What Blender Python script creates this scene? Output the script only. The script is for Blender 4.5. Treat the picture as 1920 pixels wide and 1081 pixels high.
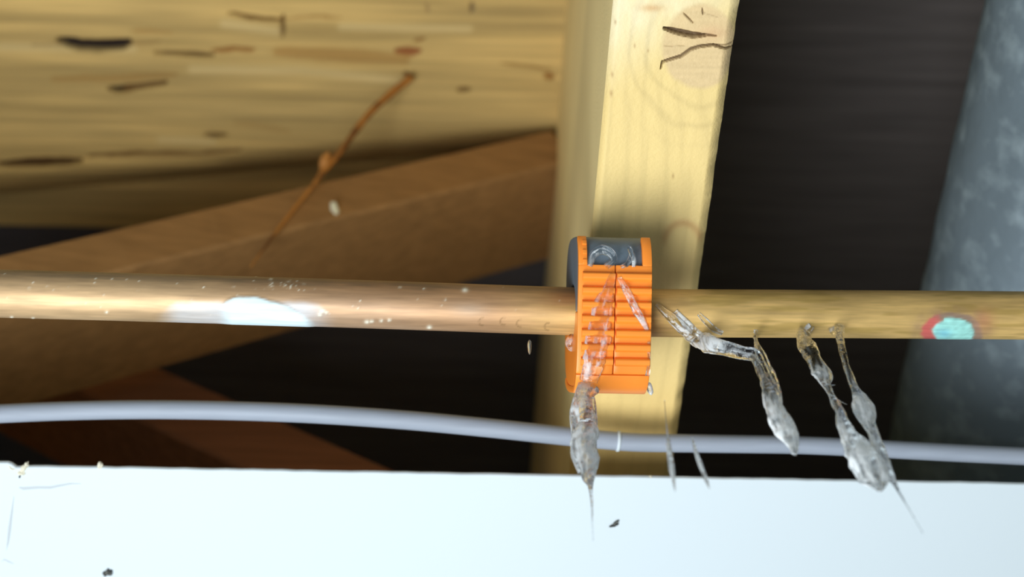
import bpy, bmesh, math, random
import numpy as np
from mathutils import Vector, Matrix

# ------------------------------------------------------------------ clear
for o in list(bpy.data.objects):
    bpy.data.objects.remove(o, do_unlink=True)
scene = bpy.context.scene
COL = scene.collection
random.seed(7)

# ------------------------------------------------------------------ camera
# A hand-held phone looking 60 degrees up into an opened ceiling; metres.
W, H, F = 1920.0, 1081.0, 2400.0
CX, CY = W / 2, H / 2
PITCH, ROLL = math.radians(60.0), math.radians(1.08)
CAMZ = 2.0                                   # camera height above the room floor
CAM = Vector((0, 0, CAMZ))
FWD = Vector((0, math.cos(PITCH), math.sin(PITCH)))
_R, _U = Vector((1, 0, 0)), Vector((0, -math.sin(PITCH), math.cos(PITCH)))
RIGHT = _R * math.cos(ROLL) + _U * math.sin(ROLL)
UP = -_R * math.sin(ROLL) + _U * math.cos(ROLL)
cam_d = bpy.data.cameras.new('camera')
cam_d.sensor_width = 36.0
cam_d.lens = F / W * 36.0
cam_d.clip_start = 0.01
cam_d.dof.use_dof = True
cam_d.dof.focus_distance = 0.395
cam_d.dof.aperture_fstop = 8.0
cam = bpy.data.objects.new('camera', cam_d)
COL.objects.link(cam)
m = Matrix.Identity(4)
for i in range(3):
    m[i][0], m[i][1], m[i][2], m[i][3] = RIGHT[i], UP[i], -FWD[i], CAM[i]
cam.matrix_world = m
scene.camera = cam

# ------------------------------------------------------------------ light
world = bpy.data.worlds.new('room_light')
scene.world = world
world.use_nodes = True
bg = world.node_tree.nodes['Background']
bg.inputs[0].default_value = (0.80, 0.93, 1.0, 1)
bg.inputs[1].default_value = 0.24

def area_light(name, loc, target, size, power, color):
    d = bpy.data.lights.new(name, 'AREA')
    d.shape = 'ELLIPSE'; d.size = size[0]; d.size_y = size[1]; d.energy = power; d.color = color
    o = bpy.data.objects.new(name, d); COL.objects.link(o)
    o.location = loc
    o.rotation_euler = (Vector(target) - Vector(loc)).to_track_quat('-Z', 'Y').to_euler()
    return o
# a wide work lamp panel standing low on the left, shining up through the opening
area_light('work_lamp', (-0.24, 0.185, CAMZ - 0.36), (0.04, 0.20, CAMZ + 0.36), (0.66, 0.36), 8.0, (0.90, 0.97, 1.0))

vs = scene.view_settings
vs.view_transform = 'Standard'
try: vs.look = 'None'
except Exception: pass
vs.exposure = 0.0
vs.gamma = 1.0
vs.use_curve_mapping = False

# ------------------------------------------------------------------ helpers
def ray(px, py):
    return (FWD * F + RIGHT * (px - CX) - UP * (py - CY)) / F       # unit depth along the axis
def at_z(px, py, z):                 # point of the place seen at a pixel, on the level z above the camera
    r = ray(px, py); return CAM + r * (z / r.z)
def at_y(px, py, y):
    r = ray(px, py); return CAM + r * (y / r.y)
def at_d(px, py, d):
    return CAM + ray(px, py) * d
def project(P):                      # numpy (n,3) -> pixel columns
    v = P - np.array(CAM)
    d = v @ np.array(FWD)
    return CX + F * (v @ np.array(RIGHT)) / d, CY - F * (v @ np.array(UP)) / d
def lin(r, g, b):
    f = lambda c: (c / 12.92 if c <= 0.04045 else ((c + 0.055) / 1.055) ** 2.4)
    return np.array([f(r / 255), f(g / 255), f(b / 255)])

def _hash(ix, iy, seed):
    n = (ix.astype(np.int64) * 374761393 + iy.astype(np.int64) * 668265263 + seed * 974634461) & 0xffffffff
    n = ((n ^ (n >> 13)) * 1274126177) & 0xffffffff
    n = (n ^ (n >> 16)) & 0xffffffff
    return n / 4294967295.0
def vnoise(x, y, seed=0):
    x = np.asarray(x, float); y = np.asarray(y, float)
    ix, iy = np.floor(x), np.floor(y)
    fx, fy = x - ix, y - iy
    fx = fx * fx * (3 - 2 * fx); fy = fy * fy * (3 - 2 * fy)
    a, b = _hash(ix, iy, seed), _hash(ix + 1, iy, seed)
    c, d = _hash(ix, iy + 1, seed), _hash(ix + 1, iy + 1, seed)
    return (a * (1 - fx) + b * fx) * (1 - fy) + (c * (1 - fx) + d * fx) * fy
def fbm(x, y, seed=0, oct=4):
    s = 0; a = 0.5; t = 0
    for k in range(oct):
        s = s + a * vnoise(x * 2 ** k, y * 2 ** k, seed + k * 17); t += a; a *= 0.5
    return s / t
def sstep(a, b, x):
    t = np.clip((x - a) / (b - a), 0, 1); return t * t * (3 - 2 * t)
def dist_poly(px, py, pts):
    """distance to a polyline and the parameter 0..1 along it"""
    best = np.full(np.shape(px), 1e9); par = np.zeros(np.shape(px)); n = len(pts) - 1
    for k in range(n):
        (x0, y0), (x1, y1) = pts[k][:2], pts[k + 1][:2]
        dx, dy = x1 - x0, y1 - y0
        t = np.clip(((px - x0) * dx + (py - y0) * dy) / (dx * dx + dy * dy + 1e-9), 0, 1)
        d = np.hypot(px - x0 - t * dx, py - y0 - t * dy)
        q = d < best; best = np.where(q, d, best); par = np.where(q, (k + t) / n, par)
    return best, par

def tag(o, label=None, cat=None, group=None, kind=None):
    if label: o['label'] = label
    if cat: o['category'] = cat
    if group: o['group'] = group
    if kind: o['kind'] = kind
    return o
def link(name, me, mat=None, parent=None, smooth=True):
    o = bpy.data.objects.new(name, me); COL.objects.link(o)
    if mat is not None and not me.materials: me.materials.append(mat)
    if smooth: me.polygons.foreach_set('use_smooth', [True] * len(me.polygons))
    if parent is not None: o.parent = parent; o.matrix_parent_inverse = parent.matrix_basis.inverted()
    return o
def empty(name, loc):
    o = bpy.data.objects.new(name, None); COL.objects.link(o); o.location = loc; o.empty_display_size = 0.02
    return o
def pymesh(name, V, Fc, col=None):
    me = bpy.data.meshes.new(name)
    me.from_pydata([tuple(v) for v in V], [], [tuple(f) for f in Fc])
    if col is not None:
        a = me.color_attributes.new('Col', 'FLOAT_COLOR', 'POINT')
        c = np.ones((len(V), 4)); c[:, :3] = col
        a.data.foreach_set('color', c.ravel())
    me.update()
    return me
def grid_faces(nr, nc, wrap=False, flip=False, base=0):
    i = np.arange(nr - 1)[:, None]; j = np.arange(nc if wrap else nc - 1)[None, :]
    j2 = (j + 1) % nc
    a = base + i * nc + j; b = base + i * nc + j2; c = base + (i + 1) * nc + j2; d = base + (i + 1) * nc + j
    f = np.stack([a, b, c, d], -1).reshape(-1, 4)
    return f[:, ::-1] if flip else f

# ------------------------------------------------------------------ materials
def mat(name, color=(0.8, 0.8, 0.8), rough=0.6, metal=0.0, attr=False, grain=None, bump=0.0, bump_scale=400, spec=0.5, trans=0.0, ior=1.45, blotch=None):
    mt = bpy.data.materials.new(name); mt.use_nodes = True
    nt = mt.node_tree; b = nt.nodes['Principled BSDF']
    b.inputs['Roughness'].default_value = rough
    b.inputs['Metallic'].default_value = metal
    b.inputs['Specular IOR Level'].default_value = spec
    b.inputs['Transmission Weight'].default_value = trans
    b.inputs['IOR'].default_value = ior
    tc = nt.nodes.new('ShaderNodeTexCoord')
    if attr:
        src = nt.nodes.new('ShaderNodeAttribute'); src.attribute_name = 'Col'; out = src.outputs['Color']
    else:
        src = nt.nodes.new('ShaderNodeRGB'); src.outputs[0].default_value = (*color, 1); out = src.outputs[0]
    if grain:                      # (scale xyz, amount)
        mp = nt.nodes.new('ShaderNodeMapping'); mp.inputs['Scale'].default_value = grain[0]
        nt.links.new(tc.outputs['Object'], mp.inputs[0])
        nz = nt.nodes.new('ShaderNodeTexNoise'); nz.inputs['Scale'].default_value = 1.0; nz.inputs['Detail'].default_value = 6
        nt.links.new(mp.outputs[0], nz.inputs['Vector'])
        mr = nt.nodes.new('ShaderNodeMapRange')
        mr.inputs['From Min'].default_value = 0.25; mr.inputs['From Max'].default_value = 0.75
        mr.inputs['To Min'].default_value = 1 - grain[1]; mr.inputs['To Max'].default_value = 1 + grain[1] * 0.4
        nt.links.new(nz.outputs['Fac'], mr.inputs['Value'])
        mx = nt.nodes.new('ShaderNodeMix'); mx.data_type = 'RGBA'; mx.blend_type = 'MULTIPLY'; mx.inputs['Factor'].default_value = 1
        nt.links.new(out, mx.inputs['A']); nt.links.new(mr.outputs[0], mx.inputs['B'])
        out = mx.outputs['Result']
    if blotch:                     # (second colour, scale, lo, hi)
        nz = nt.nodes.new('ShaderNodeTexNoise'); nz.inputs['Scale'].default_value = blotch[1]; nz.inputs['Detail'].default_value = 5
        nt.links.new(tc.outputs['Object'], nz.inputs['Vector'])
        mr = nt.nodes.new('ShaderNodeMapRange'); mr.inputs['From Min'].default_value = blotch[2]; mr.inputs['From Max'].default_value = blotch[3]
        nt.links.new(nz.outputs['Fac'], mr.inputs['Value'])
        mx = nt.nodes.new('ShaderNodeMix'); mx.data_type = 'RGBA'
        nt.links.new(mr.outputs[0], mx.inputs['Factor']); nt.links.new(out, mx.inputs['A']); mx.inputs['B'].default_value = (*blotch[0], 1)
        out = mx.outputs['Result']
    nt.links.new(out, b.inputs['Base Color'])
    if bump:
        nz = nt.nodes.new('ShaderNodeTexNoise'); nz.inputs['Scale'].default_value = bump_scale; nz.inputs['Detail'].default_value = 4
        nt.links.new(tc.outputs['Object'], nz.inputs['Vector'])
        bp = nt.nodes.new('ShaderNodeBump'); bp.inputs['Strength'].default_value = bump; bp.inputs['Distance'].default_value = 0.001
        nt.links.new(nz.outputs['Fac'], bp.inputs['Height']); nt.links.new(bp.outputs[0], b.inputs['Normal'])
    return mt

M_joist = mat('pine_joist', attr=True, rough=0.55, bump=0.25, bump_scale=900, spec=0.3)
M_deck = mat('rough_subfloor', attr=True, rough=0.75, grain=((12, 420, 60), 0.22), bump=0.3, spec=0.2)
M_deckplain = mat('shade_dark_boards', color=lin(106, 99, 99), rough=0.9, grain=((12, 220, 60), 0.3), spec=0.1)  # plain floor boards, the cavity's shade put into their dark colour
M_brace = mat('brown_brace', color=lin(170, 126, 77), rough=0.75, grain=((14, 260, 260), 0.25), spec=0.2)
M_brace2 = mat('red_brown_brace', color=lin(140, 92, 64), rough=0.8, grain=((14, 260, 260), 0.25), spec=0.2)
M_panel = mat('white_paint', color=(0.655, 0.72, 0.755), rough=0.7, bump=0.04, bump_scale=300, spec=0.3)
M_core = mat('torn_board_core', color=lin(232, 226, 205), rough=0.9, bump=0.5, bump_scale=1500, spec=0.2)
M_mark = mat('grey_scuff', color=lin(190, 196, 200), rough=0.8, spec=0.2)
M_speck = mat('dark_dirt', color=lin(52, 52, 50), rough=0.7, blotch=(tuple(lin(120, 120, 112)), 900, 0.5, 0.65))
M_copper = None
M_orange = mat('orange_plastic', color=lin(255, 146, 50), rough=0.38, spec=0.5, bump=0.03, bump_scale=1200)
M_grey = mat('blue_grey_plastic', color=lin(100, 114, 126), rough=0.4, spec=0.5, bump=0.05, bump_scale=1200)
M_cable = mat('pale_grey_cable', color=lin(156, 163, 176), rough=0.55, grain=((60, 500, 500), 0.1))
M_bigpipe = mat('mottled_grey_pipe', color=lin(130, 144, 154), rough=0.5, metal=0.2, bump=0.5, bump_scale=120,
                blotch=(tuple(lin(196, 212, 220)), 85, 0.50, 0.95))
M_splinter = mat('orange_brown_splinter', color=lin(190, 125, 55), rough=0.6, blotch=(tuple(lin(120, 75, 35)), 60, 0.45, 0.6))
M_chip = mat('cream_chip', color=lin(245, 238, 205), rough=0.7, bump=0.4, bump_scale=900)
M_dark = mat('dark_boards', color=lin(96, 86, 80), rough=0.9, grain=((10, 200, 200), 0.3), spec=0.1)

def water_material(name, foam_glint):
    mt = bpy.data.materials.new(name); mt.use_nodes = True
    nt = mt.node_tree; b = nt.nodes['Principled BSDF']; out = nt.nodes['Material Output']
    b.inputs['Base Color'].default_value = (0.97, 0.99, 1, 1)
    b.inputs['Roughness'].default_value = 0.04
    b.inputs['Transmission Weight'].default_value = 1.0
    b.inputs['IOR'].default_value = 1.333
    tc = nt.nodes.new('ShaderNodeTexCoord')
    nz = nt.nodes.new('ShaderNodeTexNoise'); nz.inputs['Scale'].default_value = 420; nz.inputs['Detail'].default_value = 3
    nt.links.new(tc.outputs['Object'], nz.inputs['Vector'])
    bp = nt.nodes.new('ShaderNodeBump'); bp.inputs['Strength'].default_value = 0.6; bp.inputs['Distance'].default_value = 0.0009
    nt.links.new(nz.outputs['Fac'], bp.inputs['Height']); nt.links.new(bp.outputs[0], b.inputs['Normal'])
    if foam_glint > 0:
        d = nt.nodes.new('ShaderNodeBsdfDiffuse'); d.inputs['Color'].default_value = (0.95, 0.98, 1.0, 1)
        t = nt.nodes.new('ShaderNodeBsdfTranslucent'); t.inputs['Color'].default_value = (0.95, 0.98, 1.0, 1)
        m1 = nt.nodes.new('ShaderNodeMixShader'); m1.inputs[0].default_value = 0.05
        nt.links.new(d.outputs[0], m1.inputs[1]); nt.links.new(t.outputs[0], m1.inputs[2])
        mp = nt.nodes.new('ShaderNodeMapping'); mp.inputs['Scale'].default_value = (560, 560, 120)
        nt.links.new(tc.outputs['Object'], mp.inputs[0])
        n2 = nt.nodes.new('ShaderNodeTexNoise'); n2.inputs['Scale'].default_value = 1; n2.inputs['Detail'].default_value = 4
        nt.links.new(mp.outputs[0], n2.inputs['Vector'])
        mr = nt.nodes.new('ShaderNodeMapRange'); mr.inputs['From Min'].default_value = 0.36; mr.inputs['From Max'].default_value = 0.56
        mr.inputs['To Max'].default_value = foam_glint
        nt.links.new(n2.outputs['Fac'], mr.inputs['Value'])
        # bubbles and painted white glints where the stream breaks up: per-vertex weight
        at = nt.nodes.new('ShaderNodeAttribute'); at.attribute_name = 'Col'
        mu = nt.nodes.new('ShaderNodeMath'); mu.operation = 'MULTIPLY'
        nt.links.new(mr.outputs[0], mu.inputs[0]); nt.links.new(at.outputs['Fac'], mu.inputs[1])
        m2 = nt.nodes.new('ShaderNodeMixShader')
        nt.links.new(mu.outputs[0], m2.inputs[0]); nt.links.new(b.outputs[0], m2.inputs[1]); nt.links.new(m1.outputs[0], m2.inputs[2])
        nt.links.new(m2.outputs[0], out.inputs[0])
    return mt
M_water = water_material('bubbly_water', 1.0)

# ------------------------------------------------------------------ levels above the camera
Z_JOIST = 0.375      # underside of the joists
D_JOIST = 0.286      # joist depth
Z_DECK = Z_JOIST + D_JOIST
Z_PIPE = 0.345       # copper pipe centre
Z_PANEL = 0.350      # underside of the white ceiling board
R_PIPE = 0.00755

# ------------------------------------------------------------------ main joist
R0, R1 = at_z(1389, 5, Z_JOIST), at_z(1262, 885, Z_JOIST)
JD = (R1 - R0); JD.z = 0; JD.normalize()                 # along the joist (away from the camera)
JW = Vector((-JD.y, JD.x, 0))                            # towards its left side
L0 = at_z(1150, 5, Z_JOIST)
JWID = (L0 - R0).dot(JW)
print('joist width', JWID, 'dir', JD)
JO = R0                                                  # origin: right arris
def joist_pt(s, w, z): return JO + JD * s + JW * w + Vector((0, 0, z))

def joist_colour(px, py, s, w):
    """colour of the sawn underside + relief (metres, + is upward into the wood)"""
    base = lin(238, 208, 140)
    n = fbm(w * 240, s * 20, 3, 4)
    kx, ky = 1312.0, 88.0
    dx, dy = (px - kx) / 74.0, (py - ky) / 84.0
    kd = np.hypot(dx, dy)
    warp = 60 * np.exp(-(kd / 2.2) ** 2)
    ring = 0.5 + 0.5 * np.sin((px - 1390 + 0.146 * py - warp * np.sign(px - kx - 200)) * 0.16 + 5 * n)
    c = base[None, :] * (0.93 + 0.10 * n[:, None])
    c = c * (1 - 0.07 * (ring ** 3)[:, None])
    # concentric grain bowing round the knot
    bow = 0.5 + 0.5 * np.sin(kd * 14 + 4 * fbm(px / 60, py / 60, 9, 3))
    wbow = np.exp(-((kd - 1.55) / 0.55) ** 2)
    c = c * (1 - 0.12 * (bow ** 4 * wbow)[:, None])
    # brighter light at top left, painted as paler wood
    pale = sstep(190, 20, py + 0.5 * (px - 1160)) * (0.5 + 0.5 * fbm(px / 25, py / 40, 21, 3))
    c = c * (1 - 0.6 * pale[:, None]) + lin(253, 244, 214)[None, :] * (0.6 * pale[:, None])
    # knot disc
    wob = kd + 0.12 * (fbm(px / 30, py / 30, 5, 3) - 0.5)
    kn = sstep(1.02, 0.86, wob)
    kc = lin(222, 192, 142)[None, :] * (0.90 + 0.2 * fbm(px / 40, py / 6, 8, 3)[:, None])
    pink = np.exp(-((px - 1335) / 28) ** 2 - ((py - 62) / 14) ** 2)
    kc = kc * (1 - 0.4 * pink[:, None]) + lin(214, 160, 118)[None, :] * (0.4 * pink[:, None])
    c = c * (1 - kn[:, None]) + kc * kn[:, None]
    # brownish rub beside the top edge
    rub = np.exp(-((px - 1222) / 22) ** 2 - ((py - 15) / 7) ** 2)
    c = c * (1 - 0.6 * rub[:, None]) + lin(206, 150, 90)[None, :] * (0.6 * rub[:, None])
    # arch-shaped reddish brown mark low on the face
    ad = np.abs(np.hypot((px - 1280) / 1.0, (py - 455) / 1.1) - 34)
    arch = np.exp(-(ad / 7) ** 2) * sstep(470, 440, py)
    c = c * (1 - 0.42 * arch[:, None]) + lin(176, 110, 62)[None, :] * (0.42 * arch[:, None])
    # ceiling board's shade on the joist, painted as darker orange wood
    board_shade = sstep(640, 860, py)
    c = c * (1 - 0.35 * board_shade[:, None]) + lin(222, 172, 84)[None, :] * (0.35 * board_shade[:, None])
    rel = 0.00012 * (n - 0.5)
    specks = [(1154, 42, 2.2), (1190, 86, 2.0), (1262, 330, 2.2), (1148, 140, 2.5), (1146, 175, 3), (1215, 95, 1.5)]
    for sx, sy, sr in specks:
        q = np.exp(-((px - sx) / sr) ** 2 - ((py - sy) / (sr * 2.2)) ** 2)
        c = c * (1 - 0.5 * q[:, None]) + lin(150, 100, 50)[None, :] * (0.5 * q[:, None])
    cracks = [([(1246, 53), (1272, 60), (1300, 66), (1322, 66)], 5.0, 1.0), ([(1322, 64), (1330, 66), (1344, 67)], 1.8, 0.8),
              ([(1239, 128), (1242, 116), (1258, 111), (1278, 105), (1296, 92), (1312, 87), (1338, 84), (1356, 90), (1378, 94)], 2.6, 0.9),
              ([(1338, 83), (1356, 85), (1380, 84)], 1.8, 0.6), ([(1282, 25), (1290, 33), (1300, 43)], 1.5, 0.8),
              ([(1317, 16), (1318, 27)], 1.4, 0.8), ([(1243, 87), (1285, 86)], 1.0, 0.35), ([(1320, 24), (1348, 33)], 1.0, 0.3)]
    for pts, hw, amt in cracks:
        d, t = dist_poly(px, py, pts)
        hw2 = hw * (0.35 + 0.65 * np.sin(np.clip(t, 0.03, 0.97) * math.pi) ** 0.6)
        q = sstep(1.5, 0.45, d / hw2) * amt
        c = c * (1 - 0.9 * q[:, None]) + lin(70, 44, 22)[None, :] * (0.9 * q[:, None])
        rel = rel + 0.0022 * q * min(1, hw / 4)
    return np.clip(c, 0, 1), rel

def build_joist(name, detailed, origin_shift, label):
    s = np.concatenate([[-0.30, -0.05], np.linspace(-0.012, 0.20, 620), [0.26, 0.6, 1.3]])
    w = np.linspace(0, JWID, 190)
    if not detailed:
        s = np.array([-0.3, 0.0, 0.5, 1.3]); w = np.linspace(0, JWID, 8)
    S, Wd = np.meshgrid(s, w, indexing='ij')
    Sf, Wf = S.ravel(), Wd.ravel()
    o = np.array(JO + origin_shift)
    P = o + Sf[:, None] * np.array(JD) + Wf[:, None] * np.array(JW)
    px, py = project(P)
    if detailed:
        c, rel = joist_colour(px, py, Sf, Wf)
    else:
        c = np.tile(lin(232, 202, 140), (len(P), 1)); rel = np.zeros(len(P))
    # eased arrises
    e = 0.0035
    er = np.clip((e - Wf) / e, 0, 1); el = np.clip((Wf - (JWID - 0.0022)) / 0.0022, 0, 1)
    wav = 0.6 + 0.8 * fbm(Sf * 160, Wf * 0, 31, 3)
    P[:, 2] += rel + 0.0035 * er ** 1.6 * wav + 0.0018 * el ** 2
    nr, nc = len(s), len(w)
    V = [P]; Fc = [grid_faces(nr, nc, flip=True)]; Cc = [c]; n0 = len(P)
    # sides and top
    nz = 14 if detailed else 2
    for side in (0, 1):
        wcol = 0 if side == 0 else nc - 1
        ids = np.arange(nr) * nc + wcol
        zz = np.linspace(0, 1, nz)
        rows = []
        for k in range(nz):
            Q = P[ids].copy(); Q[:, 2] = Q[:, 2] * (1 - zz[k]) + (CAMZ + Z_DECK) * zz[k]
            rows.append(Q)
        Q = np.concatenate(rows); V.append(Q)
        Fc.append(grid_faces(nz, nr, flip=(side == 1), base=n0)); n0 += len(Q)
        n = fbm(np.tile(s, nz) * 14, np.repeat(zz, nr) * 26, 44 + side, 4)
        cc = lin(248, 226, 166)[None, :] * (0.84 + 0.3 * n[:, None]); Cc.append(np.clip(cc, 0, 1))
    me = pymesh(name, np.concatenate(V), np.concatenate(Fc), np.concatenate(Cc))
    ob = link(name, me, M_joist)
    md = ob.modifiers.new('edges', 'EDGE_SPLIT'); md.split_angle = math.radians(50)
    tag(ob, label, 'joist')
    return ob
build_joist('floor_joist', True, Vector((0, 0, 0)), 'pale pine floor joist with a cracked round knot, behind the orange clamp')
BAY = 0.42
for sgn, word in ((1, 'left'), (-1, 'right')):                # neighbouring joists close the two bays at the sides
    j = build_joist('wall_' + word, False, JW * (sgn * BAY), 'pine side of the %s joist bay' % word)
    del j['category']; j['kind'] = 'structure'

# ------------------------------------------------------------------ subfloor above
def deck_surface(px, py, X, Y):
    g = fbm(X * 9, Y * 260, 61, 5)
    g2 = fbm(X * 22, Y * 700, 71, 3)
    big = fbm(X * 7, Y * 26, 81, 3)
    c = lin(226, 190, 120)[None, :] * (0.60 + 0.75 * g[:, None]) * (0.9 + 0.18 * g2[:, None])
    c = c * (0.82 + 0.34 * big[:, None])
    grey = sstep(0.42, 0.7, fbm(X * 8, Y * 60, 91, 3)) * 0.35
    c = c * (1 - grey[:, None]) + lin(176, 150, 98)[None, :] * grey[:, None]
    rel = 0.0009 * (g - 0.5) + 0.0004 * (g2 - 0.5)
    L_ = [([(0, 88), (110, 90), (250, 92)], 9), ([(420, 44), (520, 58)], 9), ([(640, 50), (880, 54)], 8), ([(360, 130), (560, 132), (760, 152)], 9),
          ([(300, 262), (400, 266)], 7)]
    for pts, hw in L_:
        d, t = dist_poly(px, py, pts)
        q = sstep(1.5, 0.2, d / hw) * 0.55
        c = c * (1 - q[:, None]) + lin(240, 212, 150)[None, :] * q[:, None]
        rel = rel - 0.0006 * q
    # (polyline, half width px, depth m, colour, strength)
    F_ = [([(112, 76), (128, 80), (150, 86), (185, 86), (228, 84), (240, 80)], 11, 0.006, (34, 22, 26), 1.0),
          ([(60, 84), (112, 84)], 3, 0.001, (150, 112, 66), 0.5), ([(240, 84), (300, 78)], 3, 0.001, (150, 112, 66), 0.5),
          ([(290, 99), (340, 101), (400, 103)], 4, 0.004, (78, 46, 18), 0.9), ([(400, 96), (440, 92), (475, 94)], 5, 0.003, (150, 96, 44), 0.8),
          ([(430, 26), (470, 32), (526, 38)], 4, 0.003, (112, 76, 34), 0.9), ([(530, 30), (530, 68)], 4, 0.003, (96, 64, 30), 0.9),
          ([(526, 36), (590, 30), (640, 34)], 3, 0.001, (160, 112, 54), 0.6),
          ([(205, 168), (228, 168), (260, 163), (310, 156)], 6, 0.004, (104, 66, 30), 0.9), ([(208, 168), (225, 168)], 6, 0.005, (48, 42, 40), 0.8),
          ([(0, 308), (60, 306), (150, 302)], 8, 0.005, (74, 42, 18), 0.95), ([(168, 294), (260, 289), (370, 290), (450, 284)], 5, 0.003, (120, 78, 36), 0.75),
          ([(385, 253), (405, 255), (425, 254)], 5, 0.003, (112, 82, 44), 0.85),
          ([(745, 96), (768, 98), (785, 96)], 9, 0.002, (150, 70, 34), 0.85), ([(778, 76), (795, 73)], 4, 0.002, (140, 92, 44), 0.7),
          ([(860, 168), (880, 169)], 6, 0.003, (110, 78, 42), 0.75), ([(760, 138), (772, 150)], 6, 0.003, (120, 70, 30), 0.8),
          ([(940, 120), (1035, 130)], 3, 0.001, (150, 108, 54), 0.7), ([(1024, 142), (1036, 146)], 7, 0.003, (150, 96, 40), 0.8),
          ([(885, 6), (885, 20)], 5, 0.002, (84, 66, 60), 0.7), ([(800, 8), (803, 22)], 4, 0.001, (130, 100, 70), 0.5),
          ([(520, 96), (640, 104), (760, 112)], 16, 0.0006, (178, 128, 62), 0.55), ([(100, 148), (240, 146), (330, 140)], 8, 0.0008, (176, 130, 66), 0.5),
          ([(250, 58), (320, 62)], 6, 0.0006, (186, 140, 76), 0.5), ([(440, 230), (540, 246)], 7, 0.0006, (180, 140, 80), 0.4)]
    for pts, hw, dp, colr, amt in F_:
        d, t = dist_poly(px, py + 5 * (fbm(px / 26, py / 9, 12, 3) - 0.5), pts)
        hw2 = hw * (0.4 + 0.6 * np.sin(np.clip(t, 0.04, 0.96) * math.pi) ** 0.5)
        q = sstep(1.35, 0.4, d / hw2) * amt
        c = c * (1 - q[:, None]) + lin(*colr)[None, :] * q[:, None]
        rel = rel + dp * q
    # board lips: torn layers that step down towards the far side
    step = sstep(300, 306, py - 6 * (px / 400)) * sstep(460, 380, px)
    rel = rel - 0.0015 * step
    return np.clip(c, 0, 1), rel
xs = np.linspace(-0.335, 0.075, 430); ys = np.linspace(0.06, 0.37, 420)
YY, XX = np.meshgrid(ys, xs, indexing='ij')
X, Y = XX.ravel(), YY.ravel()
P = np.stack([X, Y, np.full_like(X, CAMZ + Z_DECK - 0.004)], -1)
px, py = project(P)
c, rel = deck_surface(px, py, X, Y)
P[:, 2] += np.clip(rel, -0.003, 0.0075)
wane = np.clip((py - (318 - 0.085 * px)) / 110.0, 0, 1)          # waney far edge rolling upward
P[:, 2] += 0.052 * wane ** 1.7
keep_ys = ys
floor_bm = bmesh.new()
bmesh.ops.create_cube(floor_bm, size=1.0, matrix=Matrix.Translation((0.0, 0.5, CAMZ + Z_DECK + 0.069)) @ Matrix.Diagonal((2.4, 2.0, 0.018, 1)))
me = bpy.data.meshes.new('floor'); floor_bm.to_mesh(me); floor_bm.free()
floor = link('floor', me, M_deckplain, smooth=False); tag(floor, 'underside of the floor above, coloured dark for the cavity shade', kind='structure')
me = pymesh('rough_board', P, grid_faces(len(ys), len(xs), flip=True), c)
link('rough_board', me, M_deck, parent=floor)['label'] = 'rough blond board with gouges and torn grain'

# ------------------------------------------------------------------ cross braces in the left bay
def beam(name, A, B, half_a, half_b, axis_b, material, label, seed, nseg=60):
    """sawn bar from A to B; half_a across, half_b along axis_b"""
    A, B = Vector(A), Vector(B)
    t = (B - A).normalized(); b = (Vector(axis_b) - t * t.dot(Vector(axis_b))).normalized(); a = t.cross(b)
    ring = []
    r = 0.0015
    for sa, sb in ((1, 1), (-1, 1), (-1, -1), (1, -1)):
        cs = [(sa * half_a, sb * (half_b - r)), (sa * (half_a - r), sb * half_b)]
        if sa * sb < 0: cs.reverse()
        ring += cs
    V = []
    for k in range(nseg + 1):
        c = A.lerp(B, k / nseg)
        for q, (u, v) in enumerate(ring):
            n = float(fbm(np.array([k * 0.5 + q * 7.3]), np.array([seed * 3.1]), seed, 3)[0]) - 0.5
            V.append(c + a * (u + 0.0012 * n) + b * (v + 0.0012 * n))
    Fc = grid_faces(nseg + 1, len(ring), wrap=True).tolist()
    Fc.append(list(range(len(ring)))[::-1]); Fc.append([nseg * len(ring) + i for i in range(len(ring))])
    me = pymesh(name, V, Fc); me.validate()
    bm = bmesh.new(); bm.from_mesh(me); bmesh.ops.recalc_face_normals(bm, faces=bm.faces); bm.to_mesh(me); bm.free()
    o = link(name, me, material, smooth=False)
    return tag(o, label, 'brace')
def on_left_side(y, z, off=0.0):           # a point on the left face of the main joist
    s = (y - JO.y - JW.y * JWID) / JD.y
    p = JO + JD * s + JW * (JWID + off); p.z = CAMZ + z; return p
# brace 1 climbs to the knotted joist, brace 2 drops towards it
Yb1, Yb2 = 0.313, 0.395
a1 = on_left_side(Yb1, 0.646, 0.002); b1 = on_left_side(Yb1, 0.411, BAY - JWID); b1.y = Yb1; a1.y = Yb1
brace1 = beam('cross_brace', b1, a1, 0.0135, 0.037, (0, 0.94, 0.34), M_brace, 'brown timber brace slanting up to the knotted joist, above the copper pipe', 5)
a2 = on_left_side(Yb2, 0.400, 0.002); b2 = on_left_side(Yb2, 0.640, BAY - JWID); b2.y = Yb2; a2.y = Yb2
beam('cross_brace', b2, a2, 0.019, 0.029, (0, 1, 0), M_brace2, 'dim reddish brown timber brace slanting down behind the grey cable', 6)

# ------------------------------------------------------------------ far end of the joist bays
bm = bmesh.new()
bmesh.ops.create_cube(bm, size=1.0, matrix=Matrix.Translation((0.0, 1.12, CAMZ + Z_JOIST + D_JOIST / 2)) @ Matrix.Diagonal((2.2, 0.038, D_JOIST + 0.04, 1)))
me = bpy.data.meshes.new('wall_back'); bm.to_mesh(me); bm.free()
tag(link('wall_back', me, M_dark, smooth=False), 'dark rim board closing the joist bays', kind='structure')

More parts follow.
